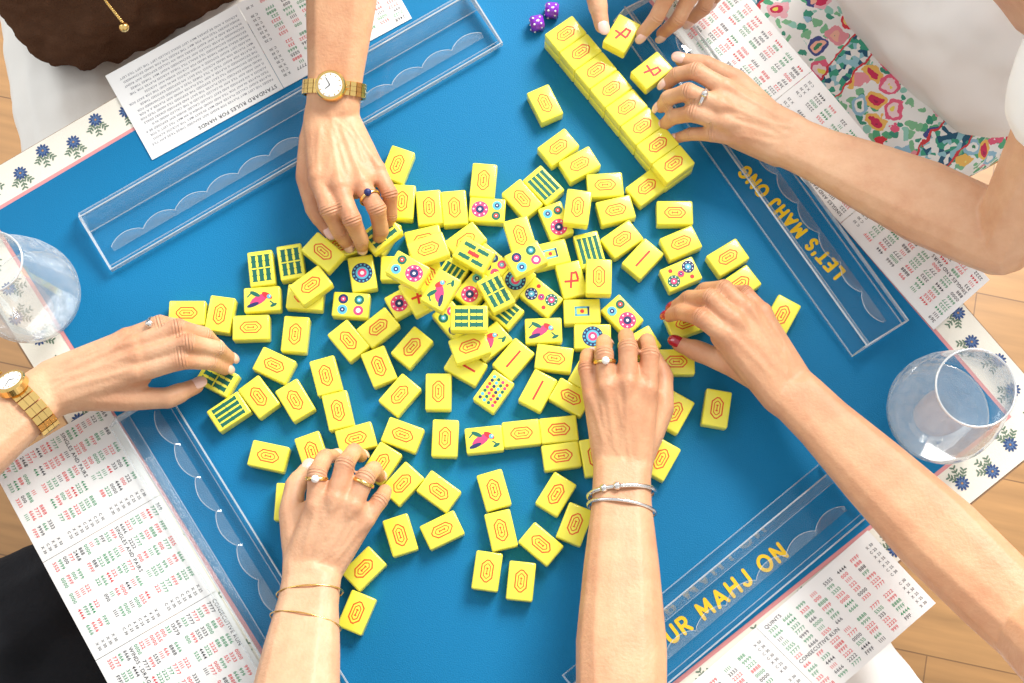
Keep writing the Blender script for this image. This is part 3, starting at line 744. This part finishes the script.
H5=dict(wrist=(622,462,46),index=[(648,390,58),(650,354,54),(647,341,34),(643,344,18)],middle=[(628,383,62),(628,347,58),(626,336,36),(627,341,18)],
 ring=[(607,387,58),(604,354,54),(604,342,34),(607,345,18)],pinky=[(592,396,50),(586,368,44),(587,355,30),(591,354,18)],
 thumb=[(645,440,42),(662,408,38),(663,378,30),(655,358,20)],elbow=(621,770,110),shoulder=(780,1080,300))
H6=dict(wrist=(313,568,46),index=[(316,506,58),(317,474,56),(325,457,38),(335,456,20)],middle=[(335,499,62),(345,464,58),(354,451,38),(361,456,20)],
 ring=[(353,505,58),(366,477,54),(374,469,36),(379,476,18)],pinky=[(366,519,50),(380,500,42),(385,491,30),(384,496,18)],
 thumb=[(298,545,42),(291,513,38),(295,487,32),(306,470,20)],elbow=(282,800,110),shoulder=(60,1120,300))
H7=dict(wrist=(52,387,42),index=[(138,373,54),(182,360,56),(211,362,40),(225,369,22)],middle=[(140,357,56),(189,343,60),(218,349,42),(230,358,22)],
 ring=[(136,345,54),(178,328,55),(205,335,38),(216,345,22)],pinky=[(128,337,48),(160,323,48),(181,326,34),(192,335,20)],
 thumb=[(85,395,42),(126,399,40),(168,398,36),(196,386,26)],elbow=(-150,545,95),shoulder=(-330,760,300))
def tor(c,lat,wz):
    def f(hs):
        a=P(*c,wz); l=lat
        top=[(h['s'],.045) for h in hs]
        return [[(a+l*.05,.06),(a-l*.05,.06)]+top+([] if len(hs)>1 else [(a+Vector((0,0,.36)),.05)])]
    return f
def dirpx(a,b):
    v=P(*b)-P(*a); return v.normalized()
latA=dirpx((0,215),(549,-114))
def clA(hs):
    a=P(132,-50,-.03); b=hs[0]; l=latA; fwd=Vector((l.y,-l.x,0))
    sw=[[(a+l*.065,.088),(a-l*.050,.088),(a+Vector((0,0,.2))-fwd*.10+l*.07,.09),(a+Vector((0,0,.2))-fwd*.10-l*.07,.09)],
        [(a+l*.105+fwd*.012,.05),(a-l*.085+fwd*.02,.055),(a+Vector((0,0,.1))-fwd*.08,.09)],
        [(a+Vector((0,0,.2))-fwd*.10+l*.07,.09),(a+Vector((0,0,.2))-fwd*.10-l*.07,.09),(b['s'],.055),(a+Vector((0,0,.36))-l*.12-fwd*.12,.055)],
        [(b['s'],.055),(b['s'].lerp(b['e'],.75),.045)]]
    tr=[[(P(60,-30,-.13),.072),(P(100,260,-.135),.060)],[(P(190,-90,-.13),.072),(P(240,150,-.135),.060)],[(P(60,-30,-.13),.072),(P(190,-90,-.13),.072),(P(130,90,-.15),.05)]]
    return [('sweater',sw,M['brown'],(.022,.016),.004),('trousers',tr,M['cream'],(.05,.010),.004)]
hA=person([H1],'person in brown sweater and cream trousers reaching in with round gold watch',M['skin2'],[M['nail']],tor((118,-90),latA,-.05),clA)
latD=dirpx((1006,416),(549,-114))
def clD(hs):
    a=P(960,-8,-.02); l=latD; fwd=Vector((-l.y,l.x,0))
    if fwd.dot(P(512,341)-a)<0: fwd=-fwd
    s2,s1=hs[0]['s'],hs[1]['s']
    m1=a+Vector((0,0,.20))-fwd*.08
    sw=[[(a+l*.045,.098),(a-l*.055,.098),(m1+l*.06,.095),(m1-l*.06,.095)],[(m1+l*.06,.095),(m1-l*.06,.095),(s1,.055),(s2,.055)],[(s1,.055),(s1.lerp(hs[1]['e'],.45),.052)],[(s2,.055),(s2.lerp(hs[0]['e'],.45),.052)]]
    h0=P(985,10,-.13)
    sk=[[(h0+l*.12,.085),(h0-l*.06,.085),(h0+l*.12+fwd*.30,.05),(h0-l*.06+fwd*.30,.05)]]
    return [('shirt',sw,M['shirt'],(.06,.014),.004),('floral_skirt',sk,M['floral'],(.04,.012),.004)]
hD=person([H2,H3],'person in white shirt and colourful floral skirt placing tiles on the wall',M['skin'],[M['nail'],M['nail']],tor((985,-40),latD,-.05),clD)
latC=dirpx((413,890),(1006,416))
def clC(hs):
    a=P(990,900,-.05); l=latC; s1,s2=hs[0]['s'],hs[1]['s']
    tr=[[(P(930,820,-.13),.075),(P(820,640,-.135),.055)],[(P(930,820,-.13),.075),(P(1010,800,-.13),.07)]]
    sw=[[(a+l*.05,.09),(a-l*.05,.09),(s1,.05),(s2,.05)],[(s1,.055),(s1.lerp(hs[0]['e'],.45),.048)],[(s2,.055),(s2.lerp(hs[1]['e'],.45),.048)]]
    return [('trousers',tr,M['whitecloth'],(.05,.010),.004),('shirt',sw,M['whitecloth'],(.05,.01),.005)]
hC=person([H4,H5],'person with red nails and white trousers reaching with both bare arms',M['skin2'],[M['nailred'],M['nail']],tor((990,900),latC,-.05),clC,['red fingernail',None])
latB=dirpx((0,215),(413,890))
def clB(hs):
    a=P(-60,830,-.05); l=latB; s1,s2=hs[0]['s'],hs[1]['s']
    tr=[[(P(-60,680,-.13),.085),(P(60,600,-.135),.060)],[(P(-60,680,-.13),.085),(P(20,860,-.13),.08)],[(P(20,860,-.13),.08),(P(180,740,-.135),.060)],[(P(60,620,-.14),.05),(P(160,740,-.14),.05),(P(20,800,-.14),.06)]]
    sw=[[(a+l*.05,.09),(a-l*.05,.09),(s1,.05),(s2,.05)],[(s1,.055),(s1.lerp(hs[0]['e'],.45),.048)],[(s2,.055),(s2.lerp(hs[1]['e'],.45),.048)]]
    return [('trousers',tr,M['blackcloth'],(.05,.010),.004),('sweater',sw,M['khaki'],(.05,.01),.005)]
hB=person([H6,H7],'person in black trousers reaching in from the lower left with both hands',M['skin'],[M['nail'],M['nail']],tor((-90,900),latB,-.05),clB)
# ---------------------------------------------------------------- jewellery
def frame(h,t):
    c=h['wr'].lerp(h['e'],t); up=h['al'].cross(h['ad']).normalized()
    if up.z<0: up=-up
    return c,up
def halfw(t):
    for (a,o1,r1),(b,o2,r2) in zip(ST,ST[1:]):
        if t<=b:
            k=(t-a)/(b-a); return (o1+(o2-o1)*k)+(r1+(r2-r1)*k), r1+(r2-r1)*k
def band(name,h,t,wid,thick,m,parent,gap=.0004,n=26,linked=True,tilt=0):
    c,up=frame(h,t); rx,rz=halfw(t); rx+=gap+thick/2; rz+=gap+thick/2
    al,ad=h['al'],h['ad']; vs=[];fs=[]
    if linked:
        for k in range(n):
            a0=2*math.pi*(k+.06)/n; a1=2*math.pi*(k+.94)/n
            for (w0,w1) in ((-.5,-.18),(-.16,.16),(.18,.5)):
                b=len(vs)
                for a in (a0,a1):
                    for rr in (-thick/2,thick/2):
                        for w in (w0,w1): vs.append(c+al*((rx+rr)*math.cos(a))+up*((rz+rr)*math.sin(a))+ad*(w*wid+tilt*math.cos(a)))
                fs+=[tuple(b+i for i in f) for f in ((0,1,3,2),(4,6,7,5),(0,4,5,1),(2,3,7,6),(0,2,6,4),(1,5,7,3))]
    else:
        n=64; q=10
        for k in range(n):
            a=2*math.pi*k/n
            for j in range(q):
                bb=2*math.pi*j/q; rr=math.cos(bb)*thick/2
                vs.append(c+al*((rx+rr)*math.cos(a))+up*((rz+rr)*math.sin(a))+ad*(math.sin(bb)*wid/2+tilt*math.cos(a)))
        for k in range(n):
            for j in range(q): fs.append((k*q+j,((k+1)%n)*q+j,((k+1)%n)*q+(j+1)%q,k*q+(j+1)%q))
    return pyd(name,vs,fs,[m],parent,None,not linked)
def cyl(name,c,axis,r,h0,h1,m,parent,n=40):
    q=axis.to_track_quat('Z','Y').to_matrix().to_4x4(); b=bmesh.new()
    bmesh.ops.create_cone(b,cap_ends=True,segments=n,radius1=r,radius2=r*.94,depth=h1-h0,matrix=Matrix.Translation(c+axis*((h0+h1)/2))@q)
    return bm_obj(name,b,[m],parent,False)
def watch(h,t,label,m,r,side=0,wid=.0125,thick=.0024,n=26):
    root=empty('wristwatch',(0,0,0)); tag(root,label,'watch','gold wristwatches')
    band('bracelet_band',h,t,wid,thick,m,root,gap=.0012,n=n)
    c,up=frame(h,t); rx,rz=halfw(t)
    a=side; nrm=(h['al']*math.sin(a)+up*math.cos(a)).normalized()
    cc=c+h['al']*(math.sin(a)*(rx+.002))+up*(math.cos(a)*(rz+.002))
    cyl('case',cc,nrm,r,0,.006,m,root); cyl('bezel',cc,nrm,r*.98,.006,.0075,m,root); cyl('dial',cc,nrm,r*.78,.0074,.0079,M['dial'],root)
    cyl('crown',cc+h['al']*r+nrm*.003,h['al'],.0016,0,.0025,m,root,12)
    x=h['ad']; y=nrm.cross(x).normalized(); x=y.cross(nrm)
    for an,L in ((.6,.55),(2.3,.38)):
        d=x*math.cos(an)+y*math.sin(an); e=d.cross(nrm); p=cc+nrm*.0083
        pyd('watch_hand',[p+e*.0004,p-e*.0004,p-e*.0003+d*r*L,p+e*.0003+d*r*L],[(0,1,2,3)],[M['black']],root)
    vs=[];fs=[]
    for k in range(12):
        an=k*math.pi/6; d=x*math.cos(an)+y*math.sin(an); e=d.cross(nrm)*.0004; p=cc+nrm*.0082; b=len(vs)
        vs+=[p+d*r*.62+e,p+d*r*.62-e,p+d*r*.74-e,p+d*r*.74+e]; fs.append((b,b+1,b+2,b+3))
    pyd('hour_marks',vs,fs,[M['gold']],root)
watch(hA[0],.06,'gold wristwatch with round white dial on the arm from the top',M['gold'],.0135)
sd=-.6 if hB[1]['al'].y<0 else .6
watch(hB[1],.07,'chunky gold link wristwatch on the wrist at the left edge',M['gold'],.0135,sd,.0165,.0034,20)
def bracelet(h,t,wid,th_,m,label,tilt=0,beads=False):
    root=empty('bracelet',(0,0,0)); tag(root,label,'bracelet','bracelets')
    band('bangle',h,t,wid,th_,m,root,gap=.0008,linked=False,tilt=tilt)
    if beads:
        c,up=frame(h,t); rx,rz=halfw(t)
        for k in range(2):
            b=bmesh.new()
            a=.95+k*.42; p=c+h['al']*((rx+.002)*math.cos(a))+up*((rz+.003)*math.sin(a))+h['ad']*(tilt*math.cos(a))
            bmesh.ops.create_uvsphere(b,u_segments=16,v_segments=10,radius=.0036,matrix=Matrix.Translation(p))
            bm_obj('ball_end',b,[m],root,True)
bracelet(hC[1],.07,.0038,.0034,M['silver'],'thick silver cuff with ball ends on bottom centre wrist',.003,True)
bracelet(hC[1],.125,.0030,.0026,M['silver'],'plain silver bangle on bottom centre wrist, further from the hand',-.003)
bracelet(hB[0],.06,.0014,.0012,M['gold'],'thin gold chain bracelet on bottom left wrist, nearer the hand',.003)
bracelet(hB[0],.20,.0012,.0012,M['gold'],'thin gold chain bracelet on bottom left forearm, further from the hand',-.004)
def ring(h,k,seg,t,m,label,stone=None):
    p=h['fin'][k]; a,b=p[seg],p[seg+1]; c=a.lerp(b,t); R=PR if k=='pinky' else FR; r=R[seg]*(1-t)+R[seg+1]*t+.0002
    d=(b-a).normalized(); q=d.to_track_quat('Z','Y').to_matrix()
    root=empty('finger_ring',(0,0,0)); tag(root,label,'ring','finger rings')
    vs=[];fs=[];n=36;m_=8
    for i in range(n):
        A_=2*math.pi*i/n
        for j in range(m_):
            B_=2*math.pi*j/m_; rr=r+.0008*math.cos(B_); vs.append(c+q@Vector((rr*math.cos(A_),rr*math.sin(A_),.0016*math.sin(B_))))
    for i in range(n):
        for j in range(m_): fs.append((i*m_+j,((i+1)%n)*m_+j,((i+1)%n)*m_+(j+1)%m_,i*m_+(j+1)%m_))
    pyd('ring_band',vs,fs,[m],root,None,True)
    if stone:
        up=Vector((0,0,1)); up=(up-d*up.dot(d)).normalized(); b=bmesh.new()
        bmesh.ops.create_icosphere(b,subdivisions=2,radius=.0034,matrix=Matrix.Translation(c+up*(r+.001))); bm_obj('stone',b,[stone],root)
ring(hA[0],'ring',0,.55,M['gold'],'gold ring with dark stone on the top watch-wearing hand',M['navy'])
ring(hD[1],'middle',0,.55,M['silver'],'silver ring on the upper right hand placing tiles',M['silver'])
ring(hC[1],'ring',0,.75,M['gold'],'gold ring with pale stone on the bottom centre hand',M['dial'])
ring(hB[0],'index',0,.85,M['gold'],'gold ring on the forefinger of the bottom left hand',M['dial'])
ring(hB[0],'ring',0,.8,M['gold'],'plain gold ring on the bottom left hand, nearer the little finger')
ring(hB[1],'pinky',0,.8,M['silver'],'silver ring on the left hand behind the fanned tiles',M['silver'])
root=empty('necklace'); tag(root,'thin gold chain necklace with bar pendant against brown sweater','necklace')
b=bmesh.new(); pts=[(100,-8),(108,4),(116,14),(124,24)]
for i in range(3):
    for k in range(6):
        t=k/6; x=pts[i][0]*(1-t)+pts[i+1][0]*t; y=pts[i][1]*(1-t)+pts[i+1][1]*t
        bmesh.ops.create_uvsphere(b,u_segments=8,v_segments=6,radius=.0014,matrix=Matrix.Translation(P(x,y,.088)))
bm_obj('chain',b,[M['gold']],root,True)
b=bmesh.new(); bmesh.ops.create_icosphere(b,subdivisions=2,radius=.0045,matrix=Matrix.Translation(P(124,27,.088))); bm_obj('pendant',b,[M['gold']],root,True)
# ---------------------------------------------------------------- light
w=bpy.data.worlds.new('w'); S.world=w; w.use_nodes=True; nt=w.node_tree; bg=nt.nodes['Background']
bg.inputs[0].default_value=(.96,.98,1,1); bg.inputs[1].default_value=.84
def area(name,loc,tgt,size,power,col):
    l=bpy.data.lights.new(name,'AREA'); l.size=size; l.energy=power; l.color=col; o=bpy.data.objects.new(name,l); COL.objects.link(o); o.location=loc
    o.rotation_euler=(Vector(tgt)-Vector(loc)).to_track_quat('-Z','Y').to_euler(); return o
area('window_light',(.9,1.35,1.25),(.22,.2,0),1.0,80,(1,.985,.95))
area('left_area_light',(-1.8,1.2,1.6),(0,0,0),1.2,16,(.95,.98,1))  # weak cool area light from the upper left
